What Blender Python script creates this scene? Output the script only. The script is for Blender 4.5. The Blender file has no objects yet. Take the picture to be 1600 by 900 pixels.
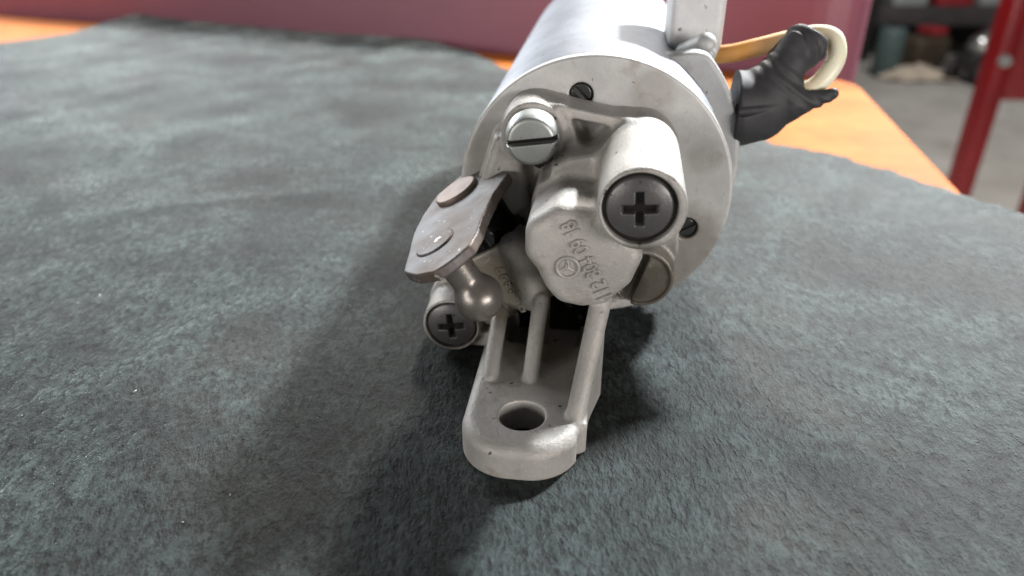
import bpy, bmesh, math, random
import numpy as np

random.seed(7); np.random.seed(7)
sc = bpy.context.scene
COL = sc.collection
MM = 0.001
R = math.radians

# ------------------------------------------------------------------ camera
cam_d = bpy.data.cameras.new('camera')
cam = bpy.data.objects.new('camera', cam_d); COL.objects.link(cam)
cam.location = (0, 0, 0.0805)
cam.rotation_euler = (R(90 - 28.6), 0, 0)
cam_d.lens = 26.1; cam_d.sensor_width = 36; cam_d.clip_start = 0.005; cam_d.clip_end = 60
cam_d.dof.use_dof = True; cam_d.dof.focus_distance = 0.121; cam_d.dof.aperture_fstop = 15.5
sc.camera = cam

# ------------------------------------------------------------------ light
world = bpy.data.worlds.new('World'); sc.world = world; world.use_nodes = True
bg = world.node_tree.nodes['Background']
bg.inputs[0].default_value = (0.93, 0.97, 1.0, 1); bg.inputs[1].default_value = 0.045
sc.view_settings.view_transform = 'Standard'; sc.view_settings.look = 'None'
sc.view_settings.exposure = 0.0; sc.view_settings.gamma = 1.0
sc.cycles.use_denoising = True; sc.cycles.use_adaptive_sampling = False; sc.cycles.denoising_prefilter = 'FAST'
sc.cycles.sample_clamp_indirect = 2.0; sc.cycles.sample_clamp_direct = 5.0

def area(name, loc, target, size, power, col=(1, 1, 1), size_y=None, shape=None):
    d = bpy.data.lights.new(name, 'AREA'); d.energy = power; d.color = col; d.size = size
    if size_y: d.shape = 'RECTANGLE'; d.size_y = size_y
    elif shape: d.shape = shape
    o = bpy.data.objects.new(name, d); COL.objects.link(o); o.location = loc
    v = np.array(target) - np.array(loc)
    import mathutils
    o.rotation_euler = mathutils.Vector(v).to_track_quat('-Z', 'Y').to_euler()
    return o

OBJ = (0.015, 0.11, 0.03)
def lamp_dir(az, el, dist):     # azimuth to the right of straight ahead
    a, e = R(az), R(el)
    return (OBJ[0] + dist*math.cos(e)*math.sin(a), OBJ[1] + dist*math.cos(e)*math.cos(a), OBJ[2] + dist*math.sin(e))
area('ceiling_lamp_right', lamp_dir(40, 36.5, 1.2), OBJ, 0.085, 40, (0.93, 0.98, 1.0), shape='DISK')
area('ceiling_lamp_back', lamp_dir(10, 38, 2.0), OBJ, 0.26, 32, (1.0, 0.95, 0.88), shape='DISK')
area('mat_fill', (-0.42, 0.72, 0.24), (-0.14, 0.30, 0), 0.40, 3.6, (0.93, 0.97, 1.0), size_y=0.25)  # added fill with no known source, brightens the far left of the mat
area('room_light_left', lamp_dir(-132, 7, 1.8), OBJ, 1.1, 13, (1.0, 0.96, 0.92), size_y=0.4)
area('room_light_right', lamp_dir(140, 8, 1.8), OBJ, 1.1, 24, (1.0, 0.95, 0.91), size_y=0.4)
area('shop_lamp', (1.6, 2.2, 2.0), (1.6, 3.0, -0.8), 1.0, 62, (1.0, 0.97, 0.93))

# ------------------------------------------------------------------ mesh helpers
def mesh_obj(name, V, F, mat, parent=None, smooth=True, scale=MM, quads=None):
    me = bpy.data.meshes.new(name)
    V = np.asarray(V, np.float32)*scale
    if quads is not None:
        me.vertices.add(len(V)); me.vertices.foreach_set('co', V.ravel())
        n = len(quads)
        me.loops.add(n*4); me.loops.foreach_set('vertex_index', np.asarray(quads, np.int32).ravel())
        me.polygons.add(n); me.polygons.foreach_set('loop_start', np.arange(0, 4*n, 4, dtype=np.int32))
        me.update(calc_edges=True); me.validate()
    else:
        me.from_pydata(V.tolist(), [], F); me.update()
    if smooth: me.polygons.foreach_set('use_smooth', np.ones(len(me.polygons), bool))
    me.materials.append(mat)
    o = bpy.data.objects.new(name, me); COL.objects.link(o)
    if parent: o.parent = parent
    return o

def tag(o, label=None, cat=None, group=None, kind=None):
    if label: o['label'] = label
    if cat: o['category'] = cat
    if group: o['group'] = group
    if kind: o['kind'] = kind
    return o

def empty(name, loc, rz=0.0):
    o = bpy.data.objects.new(name, None); COL.objects.link(o); o.location = loc; o.rotation_euler = (0, 0, rz)
    o.empty_display_size = 0.01
    return o

# ---- signed distance shapes (mm), arrays broadcast
def smin(a, b, k):
    if k <= 0: return np.minimum(a, b)
    h = np.maximum(k - np.abs(a - b), 0)/k
    return np.minimum(a, b) - h*h*k*0.25
def smax(a, b, k): return -smin(-a, -b, k)
def cut(a, b, k=0.3): return smax(a, -b, k)
def poly2(u, v, pts):
    pts = np.array(pts, float); n = len(pts)
    d = (u - pts[0][0])**2 + (v - pts[0][1])**2
    s = np.ones_like(d)
    for i in range(n):
        j = (i - 1) % n
        e = pts[j] - pts[i]
        wx = u - pts[i][0]; wy = v - pts[i][1]
        t = np.clip((wx*e[0] + wy*e[1])/(e@e), 0, 1)
        d = np.minimum(d, (wx - e[0]*t)**2 + (wy - e[1]*t)**2)
        c1 = v >= pts[i][1]; c2 = v < pts[j][1]; c3 = e[0]*wy > e[1]*wx
        flip = (c1 & c2 & c3) | (~c1 & ~c2 & ~c3)
        s = np.where(flip, -s, s)
    return s*np.sqrt(d)
def inset(pts, r):
    pts = np.array(pts, float); c = pts.mean(0); v = pts - c; l = np.hypot(v[:, 0], v[:, 1])[:, None]
    return c + v*np.maximum(1 - r/l, 0.05)
def ext(d2, w, lo, hi, r=0.0):
    q1 = d2 + r; q2 = np.abs(w - (lo + hi)/2) - (hi - lo)/2 + r
    return np.minimum(np.maximum(q1, q2), 0) + np.sqrt(np.maximum(q1, 0)**2 + np.maximum(q2, 0)**2) - r
def prism(u, v, w, pts, lo, hi, rr=1.0, r=0.4):
    return ext(poly2(u, v, inset(pts, rr)) - rr, w, lo, hi, r)
def cyl(u, v, w, cu, cv, rad, lo, hi, r=0.3):
    return ext(np.sqrt((u - cu)**2 + (v - cv)**2) - rad, w, lo, hi, r)
def cone(u, v, w, cu, cv, r_lo, r_hi, lo, hi, r=0.3):
    t = np.clip((w - lo)/(hi - lo), 0, 1)
    return ext((np.sqrt((u - cu)**2 + (v - cv)**2) - (r_lo + (r_hi - r_lo)*t))*0.97, w, lo, hi, r)
def capsule(X, Y, Z, a, b, ra, rb=None):
    rb = ra if rb is None else rb
    a = np.array(a, float); b = np.array(b, float); e = b - a
    t = np.clip(((X - a[0])*e[0] + (Y - a[1])*e[1] + (Z - a[2])*e[2])/(e@e), 0, 1)
    return np.sqrt((X - a[0] - e[0]*t)**2 + (Y - a[1] - e[1]*t)**2 + (Z - a[2] - e[2]*t)**2) - (ra + (rb - ra)*t)
def box(u, v, w, c, h, r=0.3):
    q = [np.abs(a - b) - d + r for a, b, d in zip((u, v, w), c, h)]
    return np.minimum(np.maximum(np.maximum(q[0], q[1]), q[2]), 0) + np.sqrt(np.maximum(q[0], 0)**2 + np.maximum(q[1], 0)**2 + np.maximum(q[2], 0)**2) - r

def nets(fn, lo, hi, h):
    """surface nets of fn over a box; returns vertices and quads"""
    n = [int(math.ceil((hi[i] - lo[i])/h)) + 1 for i in range(3)]
    ax = [(lo[i] + h*np.arange(n[i])).astype(np.float32) for i in range(3)]
    vol = np.broadcast_to(fn(ax[0][:, None, None], ax[1][None, :, None], ax[2][None, None, :]), n).astype(np.float32)
    ins = vol < 0
    cnt = np.zeros([k - 1 for k in n], np.int8)
    sl = lambda o, k: slice(o, k - 1 + o)
    for a in (0, 1):
        for b in (0, 1):
            for c in (0, 1):
                cnt += ins[sl(a, n[0]), sl(b, n[1]), sl(c, n[2])]
    act = (cnt > 0) & (cnt < 8)
    I = np.argwhere(act)
    idx = np.full(act.shape, -1, np.int32); idx[act] = np.arange(len(I))
    P = np.zeros((len(I), 3)); W = np.zeros(len(I))
    corners = [(a, b, c) for a in (0, 1) for b in (0, 1) for c in (0, 1)]
    val = {c: vol[I[:, 0] + c[0], I[:, 1] + c[1], I[:, 2] + c[2]] for c in corners}
    for c in corners:
        for k in range(3):
            if c[k] == 0:
                d = list(c); d[k] = 1; d = tuple(d)
                va, vb = val[c], val[d]
                m = (va < 0) != (vb < 0)
                t = np.where(m, va/np.where(m, va - vb, 1), 0)
                p = np.tile(np.array(c, float), (len(I), 1)); p[:, k] += t
                P += p*m[:, None]; W += m
    V = np.array(lo) + h*(I + P/W[:, None])
    Q = []
    for k in range(3):
        o1, o2 = (k + 1) % 3, (k + 2) % 3
        s0 = [slice(None)]*3; s1 = [slice(None)]*3
        s0[k] = slice(0, -1); s1[k] = slice(1, None)
        A, B = ins[tuple(s0)], ins[tuple(s1)]
        E = np.argwhere(A != B)
        E = E[(E[:, o1] > 0) & (E[:, o2] > 0) & (E[:, o1] < n[o1] - 1) & (E[:, o2] < n[o2] - 1)]
        if not len(E): continue
        def cell(d1, d2):
            e = E.copy(); e[:, o1] -= d1; e[:, o2] -= d2
            return idx[e[:, 0], e[:, 1], e[:, 2]]
        q = np.stack([cell(1, 1), cell(0, 1), cell(0, 0), cell(1, 0)], 1)
        fl = ~A[E[:, 0], E[:, 1], E[:, 2]]
        q[fl] = q[fl][:, ::-1]
        Q.append(q)
    Q = np.concatenate(Q); Q = Q[(Q >= 0).all(1)]
    f = lambda p: np.asarray(fn(p[:, 0], p[:, 1], p[:, 2]), float)
    e = h*0.2
    for _ in range(2):
        d = f(V)
        g = np.stack([f(V + np.eye(3)[k]*e) - f(V - np.eye(3)[k]*e) for k in range(3)], 1)/(2*e)
        gl = np.maximum((g**2).sum(1), 0.15)
        V = V - np.clip(d/gl, -0.5*h, 0.5*h)[:, None]*g
    return V, Q

def sdf_obj(name, fn, lo, hi, h, mat, parent=None):
    V, Q = nets(fn, lo, hi, h)
    return mesh_obj(name, V, None, mat, parent, quads=Q)

def lathe(prof, cx, cz, n=160):
    """profile [(y, r)] round an axis along y"""
    V, F = [], []
    m = len(prof)
    for i in range(n):
        a = 2*math.pi*i/n
        for y, r in prof: V.append((cx + r*math.cos(a), y, cz + r*math.sin(a)))
    for i in range(n):
        j = (i + 1) % n
        for k in range(m - 1): F.append((i*m + k, i*m + k + 1, j*m + k + 1, j*m + k))
    return V, F

def tube(pts, rad, n=20):
    """round tube through points with per-point radius"""
    P = np.array(pts, float)
    t = np.gradient(P, axis=0); t /= np.linalg.norm(t, axis=1)[:, None]
    up = np.array([0, 0, 1.0]); V, F = [], []
    for i in range(len(P)):
        a = np.cross(t[i], up); a /= np.linalg.norm(a); b = np.cross(t[i], a)
        r = rad[i] if hasattr(rad, '__len__') else rad
        for k in range(n):
            w = 2*math.pi*k/n; V.append(P[i] + r*(a*math.cos(w) + b*math.sin(w)))
    for i in range(len(P) - 1):
        for k in range(n):
            F.append((i*n + k, i*n + (k + 1) % n, (i + 1)*n + (k + 1) % n, (i + 1)*n + k))
    F.append(tuple(range(n))[::-1]); F.append(tuple(range((len(P) - 1)*n, len(P)*n)))
    return V, F

def spline(ctrl, n):
    c = np.array(ctrl, float); c = np.vstack([2*c[0] - c[1], c, 2*c[-1] - c[-2]]); out = []
    m = len(c) - 3
    for s in np.linspace(0, m - 1e-6, n):
        i = int(s); t = s - i; p0, p1, p2, p3 = c[i:i + 4]
        out.append(0.5*((2*p1) + (-p0 + p2)*t + (2*p0 - 5*p1 + 4*p2 - p3)*t*t + (-p0 + 3*p1 - 3*p2 + p3)*t**3))
    return np.array(out)

def bevel_box(name, c, s, mat, parent=None, bev=0.01, rot=(0, 0, 0)):
    """bevelled box in metres"""
    bm = bmesh.new(); bmesh.ops.create_cube(bm, size=1)
    for v in bm.verts: v.co = (v.co.x*s[0], v.co.y*s[1], v.co.z*s[2])
    bmesh.ops.bevel(bm, geom=list(bm.edges), offset=min(bev, min(s)*0.45), segments=3, profile=0.5, affect='EDGES')
    me = bpy.data.meshes.new(name); bm.to_mesh(me); bm.free(); me.materials.append(mat)
    me.polygons.foreach_set('use_smooth', np.ones(len(me.polygons), bool))
    o = bpy.data.objects.new(name, me); COL.objects.link(o); o.location = c; o.rotation_euler = rot
    if parent: o.parent = parent
    return o

# ------------------------------------------------------------------ materials
class M:
    def __init__(s, name):
        s.m = bpy.data.materials.new(name); s.m.use_nodes = True
        s.t = s.m.node_tree; s.b = s.t.nodes['Principled BSDF']
        s.tc = s.t.nodes.new('ShaderNodeTexCoord')
    def n(s, typ, **kw):
        x = s.t.nodes.new(typ)
        for k, v in kw.items():
            if hasattr(x, k) and k not in x.inputs: setattr(x, k, v)
        return x
    def link(s, a, b): s.t.links.new(a, b)
    def noise(s, scale, detail=4, rough=0.55, vec=None, stretch=None, dist=0.0):
        x = s.n('ShaderNodeTexNoise'); x.inputs['Scale'].default_value = scale
        x.inputs['Detail'].default_value = detail; x.inputs['Roughness'].default_value = rough
        x.inputs['Distortion'].default_value = dist
        src = vec or s.tc.outputs['Object']
        if stretch:
            mp = s.n('ShaderNodeMapping'); mp.inputs['Scale'].default_value = stretch[:3]
            if len(stretch) > 3: mp.inputs['Rotation'].default_value = (0, 0, stretch[3])
            s.link(src, mp.inputs['Vector']); src = mp.outputs['Vector']
        s.link(src, x.inputs['Vector'])
        return x.outputs['Fac']
    def ramp(s, fac, stops):
        x = s.n('ShaderNodeValToRGB'); e = x.color_ramp.elements
        while len(e) < len(stops): e.new(0.5)
        for k, (p, c) in enumerate(stops):
            e[k].position = p; e[k].color = (c[0], c[1], c[2], 1) if hasattr(c, '__len__') else (c, c, c, 1)
        s.link(fac, x.inputs['Fac']); return x.outputs['Color']
    def mix(s, fac, a, b, mode='MIX'):
        x = s.n('ShaderNodeMix'); x.data_type = 'RGBA'; x.blend_type = mode
        for v, i in ((fac, 0), (a, 6), (b, 7)):
            if isinstance(v, (int, float)): x.inputs[i].default_value = v
            elif isinstance(v, tuple): x.inputs[i].default_value = (*v[:3], 1)
            else: s.link(v, x.inputs[i])
        return x.outputs[2]
    def math(s, op, a, b=0.0, c=0.0):
        x = s.n('ShaderNodeMath'); x.operation = op
        for i, v in enumerate((a, b, c)):
            if isinstance(v, (int, float)): x.inputs[i].default_value = v
            else: s.link(v, x.inputs[i])
        return x.outputs[0]
    def bump(s, h, dist, strength=1.0):
        x = s.n('ShaderNodeBump'); x.inputs['Distance'].default_value = dist; x.inputs['Strength'].default_value = strength
        s.link(h, x.inputs['Height']); s.link(x.outputs['Normal'], s.b.inputs['Normal'])
    def set(s, **kw):
        for k, v in kw.items():
            i = s.b.inputs[k.replace('_', ' ')]
            if isinstance(v, (int, float)): i.default_value = v
            elif isinstance(v, tuple): i.default_value = (*v[:3], 1)
            else: s.link(v, i)
        return s

def cast_metal(name, base, rough, stain, grain=0.05, metal=0.85, oily=(), dirt=0.7):
    m = M(name)
    fine = m.noise(2300, 3, 0.65); mid = m.noise(260, 5, 0.65); big = m.noise(75, 5, 0.65)
    c = m.mix(m.ramp(big, [(0.36, 0.0), (0.62, 1.0)]), base, tuple(x*0.76 for x in base))
    c = m.mix(m.ramp(mid, [(0.55, 0.0), (0.72, dirt)]), c, stain)
    c = m.mix(m.ramp(fine, [(0.60, 0.0), (0.74, 0.35)]), c, tuple(min(1, x*1.45) for x in base))
    pits = m.ramp(m.noise(620, 2, 0.5), [(0.70, 0.0), (0.75, 1.0)])
    c = m.mix(pits, c, tuple(x*0.35 for x in stain))
    ro = m.math('MULTIPLY_ADD', mid, 0.24, rough - 0.12)
    for (p, rad, col, amt) in oily:            # oil stains, one with painted shade, each at its own place
        vd = m.n('ShaderNodeVectorMath'); vd.operation = 'DISTANCE'
        m.link(m.tc.outputs['Object'], vd.inputs[0]); vd.inputs[1].default_value = tuple(k*MM for k in p)
        k = m.math('DIVIDE', vd.outputs['Value'], rad*MM)
        k = m.math('ADD', k, m.math('MULTIPLY_ADD', big, 1.3, -0.65)); k = m.math('ADD', k, m.math('MULTIPLY_ADD', mid, 0.7, -0.35))
        f = m.ramp(k, [(0.55, amt), (1.0, 0.0)])
        c = m.mix(f, c, col)
        ro = m.math('MULTIPLY_ADD', m.math('MULTIPLY', f, -0.55), ro, ro)
    m.set(Base_Color=c, Metallic=metal, Roughness=ro)
    m.bump(m.math('ADD', m.math('MULTIPLY', fine, 0.8), m.math('MULTIPLY', mid, 0.7)), grain*MM)
    return m.m

BR = (0.17, 0.145, 0.105); DK = (0.09, 0.08, 0.065)
CAST = cast_metal('cast_aluminium', (0.51, 0.485, 0.455), 0.60, (0.26, 0.225, 0.185), 0.15, 0.36,
                  oily=[((-18, -12, 10), 10, BR, 0.8), ((12, -7, 9), 10, (0.115, 0.098, 0.07), 0.85), ((-6, -14, 2), 8, BR, 0.7), ((-9.5, -5, 33), 2.5, DK, 0.7), ((3, -8, 36), 4, BR, 0.5), ((-25, -9, -3), 6, DK, 0.6), ((8, -29, 28.5), 3.5, DK, 0.6), ((7.5, -7, 9), 5, DK, 0.85)])  # small dark spot below the slotted screw paints shade along with oil
PLATE = cast_metal('turned_aluminium', (0.66, 0.65, 0.635), 0.5, (0.35, 0.31, 0.28), 0.04, 0.2,
                  oily=[((-19, 0, 32), 7, BR, 0.45), ((17, 0, 12), 12, BR, 0.6), ((9, 0, 44), 5, BR, 0.35), ((19, 0, 33), 4, BR, 0.25)])
CAN = cast_metal('satin_aluminium', (0.36, 0.38, 0.425), 0.50, (0.25, 0.26, 0.29), 0.03, 0.55)
PALECAST = cast_metal('pale_cast', (0.80, 0.80, 0.80), 0.6, (0.6, 0.59, 0.57), 0.05, 0.1)
GREYCAST = cast_metal('grey_cast', (0.56, 0.56, 0.55), 0.58, (0.42, 0.41, 0.39), 0.05, 0.3)
ZINC = cast_metal('zinc_plated_steel', (0.46, 0.475, 0.46), 0.45, (0.34, 0.34, 0.31), 0.03, 0.7)
BLACKSTEEL = cast_metal('phosphated_steel', (0.155, 0.148, 0.148), 0.38, (0.09, 0.083, 0.078), 0.04, 0.6)
OILED = cast_metal('oiled_steel', (0.27, 0.248, 0.228), 0.30, (0.27, 0.22, 0.18), 0.03, 0.6)
RIVET = cast_metal('bronzed_steel', (0.28, 0.212, 0.175), 0.52, (0.36, 0.29, 0.25), 0.04, 0.55)
OIL_SHADE = None

def lever_metal():
    m = M('worn_lever_steel')
    big = m.noise(120, 5, 0.65); fine = m.noise(1500, 3, 0.6); spk = m.noise(900, 2, 0.5)
    c = m.mix(m.ramp(big, [(0.40, 0.0), (0.62, 1.0)]), (0.135, 0.132, 0.136), (0.125, 0.092, 0.074))
    c = m.mix(m.ramp(spk, [(0.70, 0.0), (0.74, 1.0)]), c, (0.38, 0.37, 0.355))
    c = m.mix(m.ramp(m.noise(300, 4, 0.6), [(0.62, 0.0), (0.72, 0.6)]), c, (0.10, 0.07, 0.055))
    m.set(Base_Color=c, Metallic=0.45, Roughness=m.math('MULTIPLY_ADD', big, 0.25, 0.42))
    m.bump(m.math('ADD', big, m.math('MULTIPLY', fine, 0.4)), 0.06*MM)
    return m.m
LEVER = lever_metal()

def simple(name, col, rough, metal=0.0, coat=0.0, bump=None, var=0.0, spec=0.5, vs=200):
    m = M(name)
    c = col
    if var:
        n = m.noise(vs, 4, 0.6)
        c = m.mix(m.ramp(n, [(0.3, 0.0), (0.7, 1.0)]), tuple(x*(1 - var) for x in col), tuple(min(1, x*(1 + var)) for x in col))
    m.set(Base_Color=c, Roughness=rough, Metallic=metal, Coat_Weight=coat, Specular_IOR_Level=spec)
    if bump: m.bump(m.noise(bump[0], 3, 0.6), bump[1])
    return m.m
RUBBER = simple('black_rubber', (0.042, 0.040, 0.043), 0.62, bump=(1500, 0.015*MM), var=0.3)
SEAL = simple('wet_black_rubber', (0.008, 0.008, 0.008), 0.16, bump=(700, 0.05*MM))
OIL_SHADE = simple('black_grease_shade', (0.014, 0.012, 0.010), 0.2)  # real grease, also stands in for shade in slots and hollows
DARKHOLE = simple('dark_screw_steel', (0.10, 0.10, 0.10), 0.35, metal=0.8)

def suede():
    m = M('green_suede')
    co = m.tc.outputs['Object']
    # direction of the nap drifts from place to place
    warp = m.n('ShaderNodeTexNoise'); warp.inputs['Scale'].default_value = 55; warp.inputs['Detail'].default_value = 3
    m.link(co, warp.inputs['Vector'])
    vm = m.n('ShaderNodeVectorMath'); vm.operation = 'MULTIPLY_ADD'
    m.link(warp.outputs['Color'], vm.inputs[0]); vm.inputs[1].default_value = (0.004, 0.004, 0.0); m.link(co, vm.inputs[2])
    w = vm.outputs[0]
    fib = m.noise(2100, 3, 0.7, vec=w, stretch=(1.0, 0.42, 1.0, 1.0))
    fib2 = m.noise(850, 4, 0.7, vec=w, stretch=(1.0, 0.5, 1.0, 1.4))
    tuft = m.noise(260, 5, 0.7, vec=w)
    blot = m.noise(42, 4, 0.6, dist=0.5); brush = m.noise(16, 3, 0.5, stretch=(1, 2.2, 1, 0.5))
    grain = m.math('ADD', m.math('MULTIPLY', fib, 0.4), m.math('MULTIPLY', fib2, 0.6))
    g = m.ramp(grain, [(0.43, 0.0), (0.54, 1.0)])
    fleck = m.ramp(m.noise(640, 3, 0.6, vec=w, stretch=(1.0, 0.45, 1.0, 0.7)), [(0.36, 0.30), (0.47, 1.0)])
    patch = m.math('ADD', m.math('MULTIPLY', tuft, 0.36), m.math('ADD', m.math('MULTIPLY', blot, 0.40), m.math('MULTIPLY', brush, 0.24)))
    p = m.ramp(patch, [(0.42, 0.0), (0.58, 1.0)])
    dark = m.mix(p, (0.0025, 0.0038, 0.0035), (0.009, 0.013, 0.0122))
    light = m.mix(p, (0.009, 0.0135, 0.0128), (0.042, 0.058, 0.056))
    c = m.mix(g, dark, light)
    c = m.mix(1.0, c, fleck, 'MULTIPLY')
    cloud = m.ramp(m.noise(23, 4, 0.6, dist=0.8), [(0.37, 0.50), (0.60, 1.40)])
    c = m.mix(1.0, c, cloud, 'MULTIPLY')
    brown = m.ramp(m.noise(30, 3, 0.5), [(0.52, 0.0), (0.70, 0.5)])
    c = m.mix(brown, c, m.mix(0.6, c, (0.035, 0.030, 0.024)))
    m.set(Base_Color=c, Roughness=0.72, Specular_IOR_Level=0.35)
    m.link(m.math('MULTIPLY', m.math('MULTIPLY', m.math('MULTIPLY_ADD', p, 1.05, 0.22), m.math('MULTIPLY_ADD', g, 0.95, 0.05)), m.math('MULTIPLY', fleck, cloud)), m.b.inputs['Sheen Weight'])
    m.b.inputs['Sheen Roughness'].default_value = 0.22
    m.b.inputs['Sheen Tint'].default_value = (0.84, 0.97, 0.92, 1)
    m.bump(m.math('ADD', m.math('ADD', grain, m.math('MULTIPLY', tuft, 0.9)), m.math('MULTIPLY', fleck, 0.25)), 0.45*MM, 1.0)
    return m.m
SUEDE = suede()

def orange_top():
    m = M('orange_varnish')
    n = m.noise(40, 4, 0.6); g = m.noise(60, 4, 0.6, stretch=(1, 6, 1, 0.35))
    c = m.mix(m.ramp(n, [(0.35, 0.0), (0.7, 1.0)]), (0.42, 0.100, 0.008), (0.48, 0.150, 0.022))
    c = m.mix(m.ramp(g, [(0.55, 0.0), (0.75, 0.5)]), c, (0.55, 0.225, 0.065))
    m.set(Base_Color=c, Roughness=0.6, Specular_IOR_Level=0.12)
    m.bump(g, 0.15*MM)
    return m.m
ORANGE = orange_top()
MAROON = simple('maroon_vinyl', (0.245, 0.082, 0.118), 0.42, bump=(350, 0.1*MM), var=0.10, vs=8)
def hose_mat():
    m = M('cream_hose_bounce')
    sep = m.n('ShaderNodeSeparateXYZ'); m.link(m.tc.outputs['Object'], sep.inputs[0])
    f = m.ramp(m.math('MULTIPLY_ADD', sep.outputs[0], 1/0.016, -0.0285/0.016), [(0.0, 0.0), (1.0, 1.0)])
    c = m.mix(f, (0.78, 0.38, 0.10), (0.95, 0.90, 0.70))  # amber end paints the orange bounce from the bench into the colour
    m.set(Base_Color=c, Roughness=0.35)
    m.b.inputs['Transmission Weight'].default_value = 0.0
    m.b.inputs['Subsurface Weight'].default_value = 0.25
    m.b.inputs['Subsurface Radius'].default_value = (0.004, 0.003, 0.0015)
    m.b.inputs['Subsurface Scale'].default_value = 0.5
    return m.m
HOSE = hose_mat()
RED = simple('red_paint', (0.24, 0.004, 0.007), 0.38, coat=0.2, var=0.12, vs=12)
BLACKP = simple('black_paint', (0.022, 0.021, 0.022), 0.5, var=0.2, vs=10)
RACKP = simple('dark_grey_steel', (0.060, 0.052, 0.056), 0.5, var=0.2, vs=10)
TEAL = simple('teal_paint', (0.075, 0.115, 0.115), 0.5, var=0.15, vs=10)
BOXG = simple('grey_card', (0.33, 0.36, 0.36), 0.7, var=0.2, vs=9)
BOXR = simple('red_card', (0.30, 0.02, 0.03), 0.6, var=0.2, vs=9)
RAG = simple('beige_cloth', (0.50, 0.43, 0.35), 0.9, var=0.25, vs=12)
CHROME = simple('chrome', (0.8, 0.8, 0.8), 0.3, metal=1.0)
BRASSY = simple('dark_brown_metal', (0.06, 0.045, 0.03), 0.5, var=0.3, vs=14)
def concrete():
    m = M('garage_concrete')
    a = m.noise(3.0, 5, 0.6); b = m.noise(14, 6, 0.65)
    c = m.mix(m.ramp(a, [(0.35, 0.0), (0.65, 1.0)]), (0.33, 0.31, 0.28), (0.46, 0.445, 0.42))
    c = m.mix(m.ramp(b, [(0.55, 0.0), (0.72, 0.7)]), c, (0.22, 0.205, 0.185))
    m.set(Base_Color=c, Roughness=0.7); m.bump(b, 0.002)
    return m.m
CONCRETE = concrete()

# ------------------------------------------------------------------ setting: floor
mesh_obj('floor', [(-14, -8, -0.8), (14, -8, -0.8), (14, 16, -0.8), (-14, 16, -0.8)], [(0, 1, 2, 3)], CONCRETE, smooth=False, scale=1)
tag(bpy.data.objects['floor'], kind='structure')

# ------------------------------------------------------------------ table
def rounded_poly(pts, r, n=8):
    out = []; k = len(pts)
    for i in range(k):
        p0, p, p1 = (np.array(pts[(i + d) % k], float) for d in (-1, 0, 1))
        a = (p0 - p)/np.linalg.norm(p0 - p); b = (p1 - p)/np.linalg.norm(p1 - p)
        for t in np.linspace(0, 1, n): out.append((1 - t)**2*(p + a*r) + 2*t*(1 - t)*p + t*t*(p + b*r))
    return out
def slab(name, pts, z0, z1, mat, parent=None, bev=0.002):
    bm = bmesh.new()
    vs = [bm.verts.new((p[0], p[1], z1)) for p in pts]; f = bm.faces.new(vs)
    if f.normal.z < 0: f.normal_flip()
    r = bmesh.ops.extrude_face_region(bm, geom=[f])
    for v in [g for g in r['geom'] if isinstance(g, bmesh.types.BMVert)]: v.co.z = z0
    bmesh.ops.recalc_face_normals(bm, faces=bm.faces)
    edges = [e for e in bm.edges if abs(e.verts[0].co.z - e.verts[1].co.z) < 1e-6]
    bmesh.ops.bevel(bm, geom=edges, offset=bev, segments=3, profile=0.5, affect='EDGES')
    me = bpy.data.meshes.new(name); bm.to_mesh(me); bm.free(); me.materials.append(mat)
    o = bpy.data.objects.new(name, me); COL.objects.link(o)
    if parent: o.parent = parent
    return o
bench = empty('bench', (-0.1, 0.25, -0.0022))
tag(bench, 'orange varnished bench top under the green suede, its bare edges showing behind the motor', 'bench')
tp = [(-0.52, 0.618), (0.166, 0.362), (0.138, 0.207), (0.10, 0.02), (0.06, -0.20), (-0.62, -0.20)]
tp = rounded_poly([(x + 0.1, y - 0.25) for x, y in tp], 0.018)
slab('tabletop', tp, -0.028, 0.0, ORANGE, bench, 0.004)
for x, y in ((-0.46, 0.50), (0.10, 0.30), (0.02, -0.14), (-0.56, -0.14)):
    bevel_box('leg', (x + 0.1, y - 0.25, -0.413), (0.05, 0.05, 0.766), ORANGE, bench, 0.006)

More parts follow.
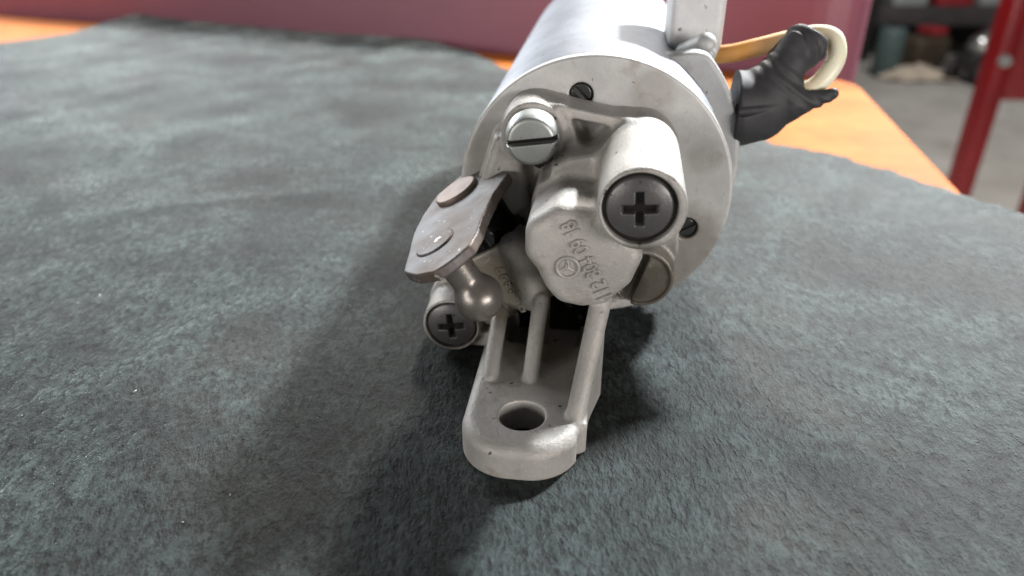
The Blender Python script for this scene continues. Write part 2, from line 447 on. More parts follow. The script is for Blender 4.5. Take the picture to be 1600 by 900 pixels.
# ------------------------------------------------------------------ suede mat
def build_mat():
    out = [(-0.55, 0.30), (-0.43, 0.40), (-0.295, 0.4437), (-0.275, 0.475), (-0.259, 0.526), (-0.240, 0.553), (-0.207, 0.545),
           (-0.13, 0.503), (-0.062, 0.470), (-0.040, 0.440), (-0.0337, 0.425), (-0.022, 0.420), (-0.0165, 0.408), (-0.0032, 0.376), (0.03, 0.33),
           (0.085, 0.2688), (0.0929, 0.2556), (0.108, 0.2415), (0.1364, 0.2046), (0.1431, 0.1925), (0.20, 0.13), (0.26, 0.03),
           (0.22, -0.10), (0.05, -0.16), (-0.20, -0.17), (-0.42, -0.10), (-0.55, 0.10)]
    P = np.array(out); c = np.array([-0.03, 0.19])
    dense = []
    for i in range(len(P)):
        a, b = P[i], P[(i + 1) % len(P)]
        for t in np.linspace(0, 1, 30, endpoint=False): dense.append(a + (b - a)*t)
    dense = np.array(dense)
    ang = np.arctan2(dense[:, 1] - c[1], dense[:, 0] - c[0]); rad = np.hypot(*(dense - c).T)
    N = 720; th = np.linspace(-math.pi, math.pi, N, endpoint=False)
    o = np.argsort(ang); rb = np.interp(th, ang[o], rad[o], period=2*math.pi)
    ker = np.ones(5)/5; rb = np.convolve(np.r_[rb[-2:], rb, rb[:2]], ker, 'valid')
    rb = rb + 0.0008*np.sin(th*61) + 0.0006*np.sin(th*137 + 1)
    K = 150; V = []; F = []
    fr = np.linspace(0, 1, K)
    def hgt(x, y):
        h = 0.00035*np.sin(x*70 + 1.3*np.sin(y*40)) + 0.0003*np.sin(y*95 + x*35) + 0.00018*np.sin(x*180 - y*150)
        w = np.exp(-(((x - 0.01)/0.05)**2 + ((y - 0.11)/0.06)**2))
        h = h*(1 - w)
        # two small creases to the right of the motor and a lifted far lip
        for (cx, cy, dx, dy, L, wd, amp) in ((0.062, 0.126, 0.88, -0.48, 0.020, 0.0022, 0.0003), (0.078, 0.113, 0.9, -0.42, 0.012, 0.0016, 0.00025), (0.055, 0.1335, 0.95, -0.3, 0.02, 0.002, 0.0002), (-0.08, 0.20, 0.9, 0.3, 0.03, 0.004, 0.0008)):
            u = (x - cx)*dx + (y - cy)*dy; v = -(x - cx)*dy + (y - cy)*dx
            h = h + amp*np.exp(-(u/L)**2 - (v/wd)**2)
        h = h + 0.004*np.exp(-(((x + 0.22)/0.09)**2 + ((y - 0.545)/0.03)**2))
        return h
    for i in range(N):
        r = rb[i]*fr; x = c[0] + r*math.cos(th[i]); y = c[1] + r*math.sin(th[i])
        z = hgt(x, y) - 0.0004*np.clip((fr - 0.985)/0.015, 0, 1)**2
        for k in range(K): V.append((x[k], y[k], z[k]))
        V.append((x[-1], y[-1], z[-1] - 0.0012))
    m = K + 1
    for i in range(N):
        j = (i + 1) % N
        for k in range(m - 1): F.append((i*m + k, i*m + k + 1, j*m + k + 1, j*m + k))
    o = mesh_obj('suede_mat', V, F, SUEDE, scale=1)
    return tag(o, 'dark green-grey suede sheet spread over the orange bench, motor resting on it', 'mat'), hgt
mat, mat_h = build_mat()

def lint():
    V, F = [], []
    for _ in range(120):
        x = random.uniform(-0.12, 0.12); y = random.uniform(0.055, 0.24)
        if -0.02 < x < 0.05 and y > 0.07: continue
        s = random.uniform(0.00006, 0.00016)*(1 + (y - 0.06)*2); l = s*random.choice((1, 1, 1.5, 3)); a = random.uniform(0, 3.14)
        z = float(mat_h(np.float64(x), np.float64(y))) + s*0.6
        b = len(V); ca, sa = math.cos(a), math.sin(a)
        for dx, dy, dz in ((l, 0, 0), (-l, 0, 0), (0, s, 0), (0, -s, 0), (0, 0, s), (0, 0, -s)):
            V.append((x + dx*ca - dy*sa, y + dx*sa + dy*ca, z + dz))
        for f in ((0, 2, 4), (2, 1, 4), (1, 3, 4), (3, 0, 4), (2, 0, 5), (1, 2, 5), (3, 1, 5), (0, 3, 5)): F.append(tuple(b + q for q in f))
    o = mesh_obj('lint_specks', V, F, simple('pale_lint', (0.42, 0.41, 0.38), 0.7), mat, smooth=False, scale=1)
    o['kind'] = 'stuff'
lint()

# ------------------------------------------------------------------ the motor
YAW = -R(7.3)
motor = empty('vacuum_motor', (0.0151, 0.129, 0.005), YAW)
tag(motor, 'grey cast metal actuator motor with mounting bracket and ball lever lying on green suede', 'motor')

# turned end plate with two screw recesses
def f_plate(X, Y, Z):
    d = cyl(X, Z, Y, 0, 25, 25.0, 0.0, 3.0, 0.55)
    for (hx, hz) in ((-3.1, 43.2), (17.5, 19.0)):
        d = cut(d, cyl(X, Z, Y, hx, hz, 2.15, -2, 2.0, 0.1), 0.25)
    return d
end_plate = sdf_obj('end_plate', f_plate, (-26, -0.6, -1), (26, 3.6, 51), 0.28, PLATE, motor)
for hx, hz, ang in ((-3.1, 43.2, -45), (17.5, 19.0, 30)):
    ca, sa = math.cos(R(ang)), math.sin(R(ang))
    def f_small(X, Y, Z):
        u, v = (X - hx)*ca + (Z - hz)*sa, -(X - hx)*sa + (Z - hz)*ca
        return cut(cyl(u, v, Y, 0, 0, 1.85, 0.55, 2.2, 0.35), box(u, v, Y, (0, 0, 0.4), (3, 0.36, 0.75), 0.02), 0.1)
    sdf_obj('recess_screw', f_small, (hx - 2.4, 0.2, hz - 2.4), (hx + 2.4, 2.6, hz + 2.4), 0.12, DARKHOLE, end_plate)

# motor can
V, F = lathe([(2.6, 0.0), (2.6, 24.3), (3.05, 24.4), (3.1, 24.75), (3.5, 24.9), (20, 24.9), (50, 24.9), (80, 24.9), (118, 24.9), (122, 24.4), (124, 22), (124, 0)], 0, 25, 200)
can = mesh_obj('motor_can', V, F, CAN, motor)
for p in can.data.polygons: pass

# rear flange with an ear on the right
def f_flange(X, Y, Z):
    ang = np.arctan2(Z - 25.0, X - 0.0)
    r = np.sqrt(X*X + (Z - 25.0)**2)
    tip = np.clip((1.10 - ang)/0.30, 0, 1); tip = tip*tip*(3 - 2*tip)
    ro = 24.6 + (4.1 + 1.3*np.clip((ang - 0.2)/0.8, 0, 1))*tip
    body = ext(r - ro, Y, 18.6, 23.0, 0.9)
    body = smin(body, ext(r - (ro - 1.8), Y, 20.0, 26.5, 0.8), 0.8)
    # the ear runs from upper right down to the lower right
    body = smax(body, X*(-0.47*-1)*0 + (-(X*0.883 - (Z - 25.0)*0.47)), 0.8)
    body = smax(body, -(X*0.5 + (Z - 25.0)*0.87) - 4.0, 0.8)
    return np.minimum(body, ext(r - 24.8, Y, 20.0, 25.0, 0.4))
sdf_obj('flange', f_flange, (-26.5, 17, -2), (32, 27.5, 56), 0.35, GREYCAST, motor)
# connector housing and its boss on the top right of the can
def f_house(X, Y, Z):
    u = (X - 18)*0.94 + (Z - 50)*0.1; v = (Z - 52)
    d = box(X, Y, Z, (18.6, 40, 54), (5.4, 9, 11), 1.6)
    return d
sdf_obj('connector_housing', f_house, (2, 26, 36), (27, 50, 67), 0.45, PALECAST, motor)
def f_nub(X, Y, Z):
    d = capsule(X, Y, Z, (17.5, 30, 44.5), (20.0, 25.5, 47.6), 3.0, 2.2)
    return smin(d, capsule(X, Y, Z, (20.2, 25.2, 47.2), (20.7, 24.2, 46.2), 1.5, 1.3), 0.4)
sdf_obj('terminal_boss', f_nub, (13, 22, 40), (25, 34, 52), 0.25, GREYCAST, motor)

# ---- bracket casting
N3 = np.array([-.5, -.08, .862]); N3 /= np.linalg.norm(N3)
E2 = np.array([.862, 0, .5]); E2 -= N3*(E2@N3); E2 /= np.linalg.norm(E2)
E1 = np.cross(N3, E2)
RIV1 = np.array([-24, -5.8, 26.4])                     # shaft axis meets the lever here
RING = RIV1 - N3*11.2
KNOB_Y = -26.0
KNOB = [(-9.3, 29.5), (-9.9, 25.9), (-8.5, 22.8), (-5.7, 17.2), (-3.6, 15.5), (0.0, 15.1), (3.4, 16.2), (7.2, 20.6), (8.3, 25.3), (5.0, 31.5), (-5.2, 32.4)]
def f_cast(X, Y, Z):
    # base plate against the end plate
    d = prism(X, Z, Y, [(-13.5, 43), (-8, 43.5), (4, 40.5), (12.5, 37), (15.0, 30), (16.3, 15), (14.5, 7.5), (8, 4.5), (-8, 2), (-20, -2), (-27, -4), (-31, 2), (-28, 8), (-23.0, 22), (-17.4, 38)], -3.0, 0.4, 1.5, 0.5)
    # ear of the slotted screw, its ridge to the boss, slanted flank
    d = smin(d, cone(X, Z, Y, -10.6, 38.3, 5.45, 5.9, -8.2, 0.2, 0.5), 1.0)
    d = smin(d, capsule(X, 0*Y, Z, (-7.6, 0, 42.0), (4.5, 0, 39.6), 1.35) if False else ext(capsule(X, 0, Z, (-7.6, 0, 42.5), (4.5, 0, 40.4), 0.85), Y, -7.4, 0, 0.45), 0.6)
    d = smin(d, ext(capsule(X, 0, Z, (-6.2, 0, 42.0), (-3.4, 0, 35.6), 1.1), Y, -7.6, 0, 0.5), 1.0)
    # body behind the knob
    d = smin(d, prism(X, Z, Y, [(-10, 26), (-8.8, 32.8), (-4.2, 35.8), (2.5, 36.8), (7, 30), (4, 24)], -12.5, 0, 1.4, 1.0), 1.6)
        # boss of the big cross-head screw
    d = smin(d, cone(X, Z, Y, 7.4, 34.55, 6.35, 6.95, -30.2, 0.2, 0.7), 1.8)
    # knob with the part number
    d = smin(d, prism(X, Z, Y, KNOB, KNOB_Y, 0.0, 3.0, 2.3), 1.5)
    # number block, cylindrical bead beside it
    blk = prism(X, Z, Y, [(-21.0, 16.2), (-18.4, 2.9), (-7.6, 8.2), (-8.8, 16), (-13.0, 21.0)], -12.6, 0.0, 0.9, 0.5)
    d = smin(d, blk, 0.8)
    d = smin(d, capsule(X, Y, Z, (-13.2, -12.3, 19.2), (-9.6, -12.6, 9.6), 2.75), 0.5)
    d = smin(d, prism(X, Z, Y, [(-17.0, 37), (-13, 33.5), (-11.5, 24), (-16, 21), (-20.5, 27)], -6.5, 0, 1.0, 1.5), 1.5)
    # bearing tube of the shaft
    u = X*E2[0] + Y*E2[1] + Z*E2[2]; v = X*E1[0] + Y*E1[1] + Z*E1[2]; w = X*N3[0] + Y*N3[1] + Z*N3[2]
    ru, rv, rw = RING@E2, RING@E1, RING@N3
    d = smin(d, cyl(u, v, w, ru, rv, 7.6, rw - 15, rw, 0.6), 0.8)
    d = cut(d, cyl(u, v, w, ru, rv, 5.9, rw - 1.6, rw + 3, 0.1), 0.3)
    # ear of the lower left screw
    d = smin(d, cone(X, Z, Y, -25.7, 0.75, 5.5, 5.9, -10.6, 0.2, 0.5), 1.2)
    d = smin(d, box(X, Y, Z, (-20.5, -4.2, -3.1), (5.8, 4.4, 1.6), 0.5), 1.0)
    # lower right ear with a spot face
    d = smin(d, cone(X, Z, Y, 9.8, 11.3, 5.8, 6.3, -6.6, 0.2, 0.5), 0.8)
    d = cut(d, cyl(X, Z, Y, 10.0, 11.1, 4.9, -12, -5.9, 0.2), 0.5)
    d = cut(d, ext(capsule(X, 0, Z, (9.9, 0, 15.2), (6.6, 0, 4.6), 1.0), Y, -14, -2.0, 0.1), 0.4)
    # tab
    def rrect(rad):
        qx = np.abs(X + 9.0) - 9.55 + rad; qy = np.abs(Y + 21.3) - 23.3 + rad
        return np.minimum(np.maximum(qx, qy), 0) + np.sqrt(np.maximum(qx, 0)**2 + np.maximum(qy, 0)**2) - rad
    tab2 = rrect(8.1)
    tab = smax(ext(tab2, Z, -8.0, 1.0, 2.0), -(Z + 5.0), 0.4)
    # hollow between the ribs under the knob
    tab = cut(tab, box(X, Y, Z, (-6.5, -6.5, 2.9), (8.0, 8.0, 5.6), 1.5), 1.2)
    d = smin(d, tab, 1.2)
    # right flange of the tab
    d = smin(d, box(X, Y, Z, (0.1, -18.6, -2.2), (1.3, 18.4, 2.9), 0.5), 0.8)
    d = cut(d, capsule(X, Y, Z, (1.0, -39.0, 2.5), (0.3, -38.3, -5.5), 0.75), 0.5)
    # gussets with round ridges
    def gusset(d, x0, x1, yz, r0, r1, web):
        (ya, za), (yb, zb) = yz
        t = np.clip((Y - ya)/(yb - ya), 0, 1)
        xc = x0 + (x1 - x0)*t
        g = ext(poly2(Y, Z, [(ya, za - 0.6), (yb, zb - 0.6), (-1, zb - 0.6), (-1, -4), (ya, -4)]), X - xc, -web, web, 0.2)
        d = smin(d, g, 0.6)
        return smin(d, capsule(X, Y, Z, (x0, ya, za), (x1, yb, zb), r0, r1), 0.5)
    d = cut(d, box(X, Y, Z, (-6.4, -7.0, 3.0), (7.6, 5.2, 4.4), 1.2), 0.8)
    d = gusset(d, -15.8, -15.6, ((-26.6, 0.6), (-14.0, 6.4)), 1.35, 1.5, 0.9)
    d = gusset(d, -8.8, -8.1, ((-26.2, 0.5), (-15.0, 10.2)), 1.35, 1.45, 0.9)
    d = gusset(d, -0.7, 2.5, ((-35.6, 0.2), (-22.6, 15.6)), 1.5, 1.75, 0.9)
    # pit under the slotted screw
    d = cut(d, cyl(X, Z, Y, -9.7, 33.9, 2.7, -18, -2.6, 0.3), 0.5)
    # counterbores, bore of the tab
    d = cut(d, cyl(X, Z, Y, 7.0, 34.7, 5.45, -34, -26.4, 0.1), 0.35)
    d = cut(d, cyl(X, Z, Y, -25.7, 0.75, 5.1, -14, -7.4, 0.1), 0.3)
    d = cut(d, cyl(X, Y, Z, -9.0, -36.1, 3.75, -8, 4, 0.1), 0.35)
    return d
bracket = sdf_obj('bracket_casting', f_cast, (-34, -46.2, -7), (18.5, 1.6, 46), 0.24, CAST, motor)

# ---- raised lettering as rounded cast strokes
def arc(cx, cy, rx, ry, a0, a1, n=10):
    return [(cx + rx*math.cos(R(a)), cy + ry*math.sin(R(a))) for a in np.linspace(a0, a1, n)]
GLY = {
    '0': [arc(.3, .5, .26, .46, 0, 360, 18)],
    '1': [[(.12, .76), (.34, .98), (.34, .03)]],
    '2': [arc(.3, .70, .25, .27, 165, -25, 9) + [(.05, .04), (.56, .04)]],
    '3': [arc(.28, .73, .24, .24, 150, -80, 9), arc(.28, .27, .27, .25, 85, -150, 9)],
    '4': [[(.42, .03), (.42, .97), (.03, .30), (.58, .30)]],
    '5': [[(.52, .96), (.12, .96), (.09, .56)] + arc(.28, .31, .27, .29, 115, -145, 9)],
    '7': [[(.05, .96), (.56, .96), (.22, .03)]],
    '8': [arc(.3, .73, .21, .23, 0, 360, 14), arc(.3, .27, .26, .25, 0, 360, 14)],
    '9': [arc(.3, .68, .25, .28, 0, 360, 14), arc(.18, .50, .37, .48, 20, -80, 7)],
}
def lettering(name, text, org, right, up, nrm, size, adv, rad, parent, extra=None, space=0.5, h=0.09):
    segs = []
    x = 0.0
    for ch in text:
        if ch == ' ': x += adv*space; continue
        for st in GLY[ch]:
            for a, b in zip(st[:-1], st[1:]):
                segs.append(((x + a[0]*size*0.80, a[1]*size), (x + b[0]*size*0.80, b[1]*size)))
        x += adv
    if extra: segs += extra
    S = np.array(segs)
    lo2 = S.reshape(-1, 2).min(0) - 0.5; hi2 = S.reshape(-1, 2).max(0) + 0.5
    def fn(U, Vv, W):
        d = None
        for a, b in segs:
            e0, e1 = b[0] - a[0], b[1] - a[1]; q = e0*e0 + e1*e1 + 1e-9
            t = np.clip(((U - a[0])*e0 + (Vv - a[1])*e1)/q, 0, 1)
            c = (U - a[0] - e0*t)**2 + (Vv - a[1] - e1*t)**2
            d = c if d is None else np.minimum(d, c)
        return np.sqrt(d + (W*0.45)**2) - rad
    V, Q = nets(fn, (lo2[0], lo2[1], -0.6), (hi2[0], hi2[1], 0.6), h)
    right, up, nrm, org = (np.array(k, float) for k in (right, up, nrm, org))
    return mesh_obj(name, org + V[:, :1]*right + V[:, 1:2]*up + V[:, 2:]*nrm, None, CAST, parent, quads=Q)
a = R(117.5)
lettering('part_number', '112 304 09 18', (4.25, KNOB_Y, 17.9), (math.cos(a), 0, math.sin(a)), (-math.sin(a), 0, math.cos(a)), (0, -1, 0), 2.2, 1.25, 0.22, bracket, space=0.62, h=0.075)
a = R(119)
lettering('casting_number', '51 8827', (-10.1, -12.6, 7.0), (math.cos(a), 0, math.sin(a)), (-math.sin(a), 0, math.cos(a)), (0, -1, 0), 1.9, 1.62, 0.22, bracket,
          extra=[((0.3, 2.9), (0.3, 4.2)), ((0.3, 4.2), (3.2, 4.2)), ((6.4, 3.6), (8.2, 3.6))], space=0.6)
# round emblem: ring with three arms
def f_emblem(U, Vv, W):
    r = np.sqrt(U*U + Vv*Vv)
    d = np.sqrt((r - 1.72)**2 + (W*0.7)**2) - 0.32
    for g in (92, 212, 332):
        d = smin(d, capsule(U, Vv, W, (0, 0, 0.05), (1.6*math.cos(R(g)), 1.6*math.sin(R(g)), 0), 0.42, 0.14), 0.12)
    return d
V, Q = nets(f_emblem, (-2.3, -2.3, -0.65), (2.3, 2.3, 0.65), 0.08)
mesh_obj('emblem', np.array([-3.1, KNOB_Y, 22.7]) + V[:, :1]*np.array([1, 0, 0]) + V[:, 1:2]*np.array([0, 0, 1]) + V[:, 2:]*np.array([0, -1, 0]), None, CAST, bracket, quads=Q[:, ::-1])

# ---- screws
def cross_screw(cx, cz, yf, rad, rot, dome=0.9):
    ca, sa = math.cos(R(rot)), math.sin(R(rot))
    def fn(X, Y, Z):
        u, v = (X - cx)*ca + (Z - cz)*sa, -(X - cx)*sa + (Z - cz)*ca
        rr = np.sqrt(u*u + v*v)
        d = ext(rr - rad, Y, yf, yf + 3.8, 0.5)
        Rd = (rad*rad + dome*dome)/(2*dome)
        d = smax(d, np.sqrt(u*u + v*v + (Y - yf - Rd)**2) - Rd, 0.5)
        depth = np.clip((Y - yf)/3.4, 0, 1)
        k = 1.05 - 0.35*depth
        c1 = np.maximum(np.abs(u) - 0.62*k, np.abs(v) - 2.55*k)
        c2 = np.maximum(np.abs(v) - 0.62*k, np.abs(u) - 2.55*k)
        c = np.maximum(smin(c1, c2, 0.25), Y - yf - 3.4)
        return cut(d, c, 0.22)
    sw = sdf_obj('cross_head_screw', fn, (cx - rad - 0.5, yf - 0.5, cz - rad - 0.5), (cx + rad + 0.5, yf + 4.3, cz + rad + 0.5), 0.13, BLACKSTEEL, motor)
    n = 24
    mesh_obj('oil_shade_fill', [(cx + 2.9*math.cos(2*math.pi*i/n), yf + 1.35, cz + 2.9*math.sin(2*math.pi*i/n)) for i in range(n)], [tuple(range(n))], OIL_SHADE, sw, smooth=False)  # black disc puts shade into the recess, along with pooled oil
    return sw
cross_screw(7.0, 34.7, -30.5, 4.87, 4)['label'] = 'large dark cross-head screw sunk in the tall boss'
cross_screw(-25.7, 0.75, -11.0, 4.75, 8)['label'] = 'dark cross-head screw in the low ear behind the ball'
def f_slot(X, Y, Z):
    cx, cz = -10.5, 38.35; ca, sa = math.cos(R(8)), math.sin(R(8))
    u, v = (X - cx)*ca + (Z - cz)*sa, -(X - cx)*sa + (Z - cz)*ca
    rr = np.sqrt(u*u + v*v)
    d = cone(u, v, Y, 0, 0, 4.15, 4.7, -12.6, -8.9, 0.35)
    d = smax(d, (rr - 4.75 + (-(Y) - 11.2)*0.75)*0.8, 0.4)
    d = np.minimum(d, cyl(u, v, Y, 0, 0, 2.2, -9.5, -7, 0.1))
    return cut(d, box(u, v, Y, (0, 0, -12.6), (6, 0.50, 2.3), 0.03), 0.12)
sl = sdf_obj('slotted_screw', f_slot, (-16, -13.2, 33), (-5, -6.6, 44), 0.14, ZINC, motor)
mesh_obj('oil_shade_fill', [(-10.5 + a*math.cos(R(8)) - b*math.sin(R(8)), -10.75, 38.35 + a*math.sin(R(8)) + b*math.cos(R(8))) for a, b in ((-4.2, -.49), (4.2, -.49), (4.2, .49), (-4.2, .49))], [(0, 1, 2, 3)], OIL_SHADE, sl, smooth=False)  # black strip standing in for the shade inside the slot
sl['label'] = 'bright zinc slotted screw at the top of the bracket'

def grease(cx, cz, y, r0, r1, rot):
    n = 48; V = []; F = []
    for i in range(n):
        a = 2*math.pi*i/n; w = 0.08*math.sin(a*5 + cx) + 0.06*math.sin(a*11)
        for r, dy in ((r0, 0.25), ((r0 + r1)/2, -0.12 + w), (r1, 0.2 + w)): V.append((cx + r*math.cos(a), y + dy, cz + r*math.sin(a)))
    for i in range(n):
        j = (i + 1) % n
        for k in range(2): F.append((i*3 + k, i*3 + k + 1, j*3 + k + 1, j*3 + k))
    mesh_obj('grease_ring', V, F, OIL_SHADE, bracket)
grease(7.0, 34.7, -29.2, 4.6, 5.6, 0)
grease(-25.7, 0.75, -9.7, 4.5, 5.3, 0)
def f_hollow(X, Y, Z):
    d = box(X, Y, Z, (-6.4, -2.6, 1.5), (7.2, 1.0, 4.6), 0.8)
    return d + 0.25*np.sin(X*1.3)*np.sin(Z*1.1 + Y)
sdf_obj('grease_shade', f_hollow, (-15, -16, -6), (2, -0.5, 7.5), 0.35, OIL_SHADE, bracket)  # black slab darkens the hollow: its deep shade together with pooled oil
def f_pit(X, Y, Z):
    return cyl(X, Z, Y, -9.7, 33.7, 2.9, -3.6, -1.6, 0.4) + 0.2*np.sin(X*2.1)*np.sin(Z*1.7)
sdf_obj('grease_shade', f_pit, (-15, -4.2, 29), (-6, -1, 38.5), 0.3, OIL_SHADE, bracket)  # black disc for the shade under the screw head, with some oil

# ---- lever: plate, two rivets, ball stud, rubber seal
K = 35.3; TH = 1.9
LV = [(2.4, -4.6), (0.7, -10.8), (-0.6, -20.4), (-1.4, -25.6), (-2.4, -28.6), (-4.6, -30.2), (-6.9, -31.1), (-10.3, -29.6), (-13.5, -26.6), (-14.5, -20.8), (-15.5, -10.9), (-14.5, -4.2), (-12.6, 2.1), (-8.6, 5.4), (-2.0, 1.6)]
def uvw(X, Y, Z):
    return tuple(X*b[0] + Y*b[1] + Z*b[2] for b in (E2, E1, N3))
def f_lever(X, Y, Z):
    u, v, w = uvw(X, Y, Z)
    wob = 0.10*np.sin(u*2.3 + v*1.1) + 0.06*np.sin(v*3.1 - u)
    return ext(poly2(u, v, inset(LV, 1.7)) - 1.7 + wob*0.3, w, K - TH, K, 0.32)
lever = sdf_obj('lever_plate', f_lever, (-35, -37, 17), (-10, 7, 35), 0.24, LEVER, motor)
def f_riv(uc, vc, rad, h):
    def fn(X, Y, Z):
        u, v, w = uvw(X, Y, Z)
        return cyl(u, v, w, uc, vc, rad, K - 0.6, K + h, 0.4)
    return fn
sdf_obj('rivet', f_riv(-8.0, -2.8, 4.2, 0.85), (-34, -14, 15), (-14, 10, 38), 0.2, RIVET, lever)
sdf_obj('rivet', f_riv(-9.2, -20.6, 3.6, 0.28), (-34, -32, 14), (-14, -10, 36), 0.2, LEVER, lever)
top2 = -8.6*E2 - 20.2*E1 + K*N3
BALL = top2 - N3*12.4
def f_ball(X, Y, Z):
    d = np.sqrt((X - BALL[0])**2 + (Y - BALL[1])**2 + (Z - BALL[2])**2) - 4.15
    d = smin(d, capsule(X, Y, Z, BALL, top2 - N3*2.5, 2.5, 2.9), 1.0)
    u, v, w = uvw(X, Y, Z)
    d = smin(d, cyl(u, v, w, -8.6, -20.2, 3.9, K - TH - 1.5, K - TH + 0.3, 0.4), 0.9)
    return d
sdf_obj('ball_stud', f_ball, (BALL - 7).tolist(), (BALL + 14).tolist(), 0.2, OILED, lever)
def f_seal(X, Y, Z):
    u, v, w = uvw(X, Y, Z)
    ru, rv, rw = RING@E2, RING@E1, RING@N3
    d = cone(u, v, w, ru, rv, 7.0, 6.5, rw - 1.2, K - TH, 0.3)
    d = smin(d, cyl(u, v, w, ru, rv, 7.3, rw - 0.4, rw + 0.8, 0.3), 0.6)
    return d
sdf_obj('shaft_seal', f_seal, (-34, -15, 10), (-10, 5, 34), 0.24, SEAL, motor)

# ---- torn rubber boot on the right
def f_boot(X, Y, Z):
    d = capsule(X, Y, Z, (27.5, 24, 36.0), (36, 24.5, 38.0), 7.2, 4.9)
    d = smin(d, capsule(X, Y, Z, (28, 24, 33.5), (33, 24, 33.5), 5.2, 4.2), 2.5)
    d = smin(d, capsule(X, Y, Z, (34, 25, 41), (39.0, 26.5, 47.6), 4.3, 3.5), 2.5)
    d = smin(d, capsule(X, Y, Z, (33.5, 28, 42.5), (36.5, 30, 47.5), 2.2, 1.6), 1.0)
    rim = capsule(X, Y, Z, (38.6, 26.5, 46.9), (39.1, 26.6, 47.6), 4.3, 4.3)
    d = smin(d, rim, 0.5)
    flap = capsule(X, Y, Z, (38, 23, 37.0), (44.9, 22.4, 39.4), 2.8, 1.25)
    d = smin(d, flap, 2.0)
    # mouth and hollow
    d = cut(d, capsule(X, Y, Z, (38.4, 26.6, 46.6), (42.5, 27.6, 53.5), 2.6, 3.4), 0.4)
    d = cut(d, capsule(X, Y, Z, (40.5, 24.5, 40.6), (48, 24.5, 44.0), 2.3, 3.2), 0.5)
    # pressed seam line
    d = cut(d, capsule(X, Y, Z, (27.5, 16.6, 36.6), (44, 19.8, 38.6), 1.0), 0.2)
    d = smax(d, 26.8 - X, 0.4)
    # creases round the neck of the branch
    s = (X - 34)*0.55 + (Z - 41)*0.83
    wr = 0.16*np.exp(-((s - 2.0)/2.4)**2)*np.sin(s*3.2 + 0.5*np.sin(Y))
    rag = 0.35*np.exp(-((s - 9.0)/1.2)**2)*np.sin(X*2.7 + Y*2.1)
    return d + wr + rag + 0.10*np.sin(X*0.5 + Z*0.35 + 1)*np.sin(Y*0.4 + Z*0.5)
sdf_obj('rubber_boot', f_boot, (26, 14, 26), (49, 34, 54), 0.22, RUBBER, motor)

# ---- cream hose looping behind the boot: its own thing
hp = spline([(14, 41, 44), (20, 36, 43.6), (25.5, 32, 44.6), (31, 31, 46.2), (37, 31.5, 47.8), (42, 31.0, 49.0), (45.2, 29.5, 48.4), (45.8, 27.6, 45.2), (44.2, 26.0, 42.2), (41.8, 25.2, 39.8), (38, 24.6, 38.6)], 90)
V, F = tube(hp, 1.85, 22)
hose = mesh_obj('hose', V, F, HOSE)
hose.location = motor.location; hose.rotation_euler = (0, 0, YAW)
tag(hose, 'cream hose bent in a loop behind the black rubber boot', 'hose')

# ------------------------------------------------------------------ things behind the bench
panel = empty('seat_back', (-0.09, 0.505, -0.3), math.atan2(-0.200, 0.535))
tag(panel, 'wide maroon panel with rounded ends standing right behind the orange bench', 'panel')
pts = rounded_poly([(-0.318, -0.035), (0.292, -0.035), (0.292, 0.035), (-0.318, 0.035)], 0.034, 10)
slab('cushion', pts, -0.25, 0.346, MAROON, panel, 0.015)
for x in (-0.2, 0.2): bevel_box('leg', (x, 0.0, -0.375), (0.04, 0.03, 0.25), BLACKP, panel, 0.005)

cab = empty('cabinet', (-0.685, 0.95, -0.8))
tag(cab, 'black cabinet corner at the far left behind the maroon panel', 'cabinet')
bevel_box('body', (0, 0, 0.47), (0.40, 0.35, 0.90), BLACKP, cab, 0.01)
bevel_box('plinth', (0, 0, 0.01), (0.36, 0.30, 0.02), BLACKP, cab, 0.004)

rack = empty('storage_rack', (2.30, 4.45, -0.8), 0)
tag(rack, 'dark steel shelf rack standing on the garage floor behind the red stand', 'rack')
for x in (-0.33, 0.75):
    for y in (-0.14, 0.34):
        bevel_box('post', (x, y, 0.55), (0.075, 0.06, 1.1), BLACKP, rack, 0.006)
bevel_box('shelf', (0.21, 0.10, 0.235), (1.0, 0.46, 0.10), RACKP, rack, 0.006)
bevel_box('shelf', (0.21, 0.10, 0.95), (1.0, 0.46, 0.06), RACKP, rack, 0.006)
bevel_box('back_panel', (0.21, 0.36, 0.5), (1.0, 0.012, 1.0), BLACKP, rack, 0.003)
def box_thing(name, label, cat, loc, s, m1, m2, rz=0.0):
    t = empty(name, loc, rz); tag(t, label, cat)
    bevel_box('body', (0, 0, s[2]*0.42), (s[0], s[1], s[2]*0.84), m1, t, 0.008)
    bevel_box('lid', (0, 0, s[2]*0.92), (s[0]*1.04, s[1]*1.04, s[2]*0.16), m2, t, 0.006)
    return t
Z1 = -0.8 + 0.2856
box_thing('storage_box', 'pale grey box on the rack shelf nearest the maroon panel', 'box', (2.19, 4.44, Z1), (0.19, 0.22, 0.16), BOXG, BOXG)
box_thing('toolbox', 'small red box in the middle of the rack shelf', 'box', (2.43, 4.42, Z1), (0.20, 0.2, 0.14), BOXR, BOXR)
box_thing('carton', 'grey carton on the rack shelf beside the small red box', 'box', (2.68, 4.44, Z1), (0.20, 0.2, 0.18), BOXG, RAG)
t = empty('canister', (1.93, 3.92, -0.8)); tag(t, 'teal metal canister on the floor under the rack', 'canister')
V, F = lathe([(0, 0), (0, 0.060), (0.01, 0.066), (0.22, 0.066), (0.24, 0.058), (0.245, 0.03), (0.245, 0)], 0, 0, 28)
V = [(x, z, y) for x, y, z in V]
mesh_obj('body', V, [f[::-1] for f in F], TEAL, t, scale=1)
bevel_box('cap', (0, 0, 0.255), (0.04, 0.04, 0.02), BLACKP, t, 0.006)
t = empty('engine_part', (2.20, 4.12, -0.8), 0.4); tag(t, 'dark brown metal housing on the floor under the rack shelf', 'machine part')
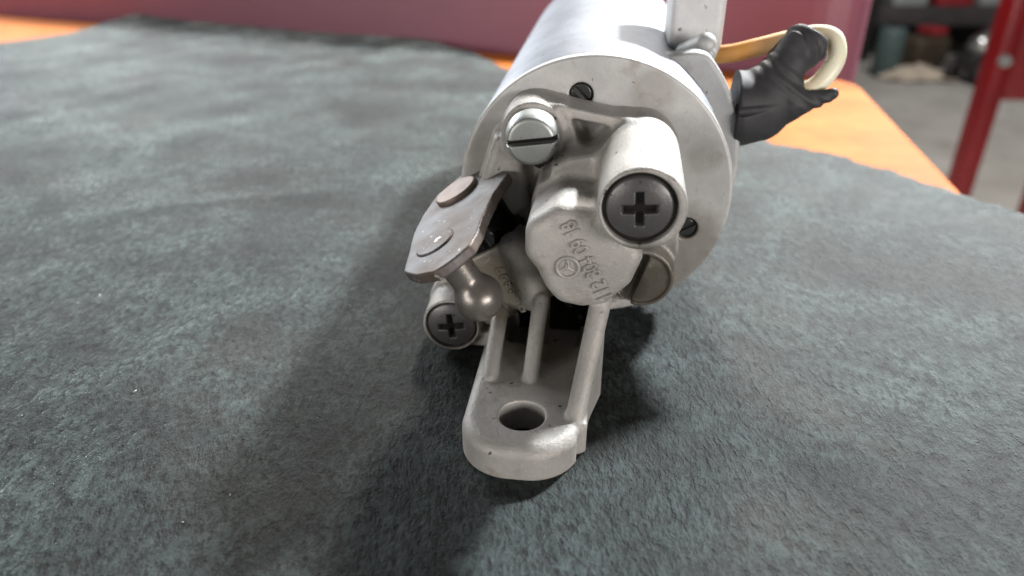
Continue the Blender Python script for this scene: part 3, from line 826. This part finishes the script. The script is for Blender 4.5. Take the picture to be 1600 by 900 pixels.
bevel_box('body', (0, 0, 0.09), (0.24, 0.18, 0.16), BRASSY, t, 0.03)
bevel_box('cover', (0.05, 0.0, 0.19), (0.10, 0.12, 0.04), BOXR, t, 0.01)
def rag():
    n = 26; V, F = [], []
    for i in range(n):
        for j in range(n):
            u, v = i/(n - 1) - .5, j/(n - 1) - .5
            r = math.hypot(u, v)*2
            V.append((u*0.34 + 0.02*math.sin(v*9), v*0.22 + 0.015*math.sin(u*11), 0.012 + max(0, 0.05*(1 - r*r)) + 0.015*math.sin(u*17 + v*6)*math.cos(v*13)*(1 - min(1, r)*0.7)))
    for i in range(n - 1):
        for j in range(n - 1): F.append((i*n + j, (i + 1)*n + j, (i + 1)*n + j + 1, i*n + j + 1))
    o = mesh_obj('cloth', V, F, RAG, scale=1); o.location = (2.06, 3.88, -0.8)
    return tag(o, 'crumpled beige cloth on the floor in front of the rack', 'cloth')
rag()
t = empty('floor_jack', (2.36, 3.82, -0.8), R(30)); tag(t, 'black floor jack with shiny chrome ram beside the red stand', 'jack')
bevel_box('body', (-0.02, 0, 0.10), (0.26, 0.11, 0.09), BLACKP, t, 0.02)
for y in (-0.075, 0.075):
    V, F = lathe([(-0.02, 0), (-0.02, 0.05), (-0.012, 0.06), (0.012, 0.06), (0.02, 0.05), (0.02, 0)], 0, 0, 24)
    w = mesh_obj('wheel', V, F, RUBBER, t, scale=1); w.location = (-0.10, y, 0.062)
V, F = tube([(-0.10, 0, 0.165), (-0.06, 0, 0.175), (0.02, 0, 0.205), (0.12, 0, 0.25), (0.16, 0, 0.27)], [0.04, 0.055, 0.055, 0.055, 0.035], 24)
mesh_obj('ram', V, F, CHROME, t, scale=1)

st = empty('red_stand', (0.99, 1.52, -0.8)); tag(st, 'red painted steel stand with a bolt in its web, at the right edge', 'stand')
bevel_box('leg', (-0.020, 0.0, 0.38), (0.036, 0.05, 0.76), RED, st, 0.006)
bevel_box('leg', (0.165, 0.0, 0.38), (0.052, 0.05, 0.76), RED, st, 0.006)
bevel_box('web', (0.0695, -0.004, 0.60), (0.1415, 0.036, 0.21), RED, st, 0.004)
bevel_box('foot', (0.076, 0.0, 0.02), (0.30, 0.10, 0.038), RED, st, 0.006)
bevel_box('saddle', (0.076, 0.0, 0.785), (0.10, 0.06, 0.05), GREYCAST, st, 0.01)
V, F = lathe([(0.0, 0.012), (-0.012, 0.012), (-0.012, 0), ], 0, 0, 6)
b = mesh_obj('bolt', V, F, ZINC, st, smooth=False, scale=1); b.location = (-0.026, -0.026, 0.575)
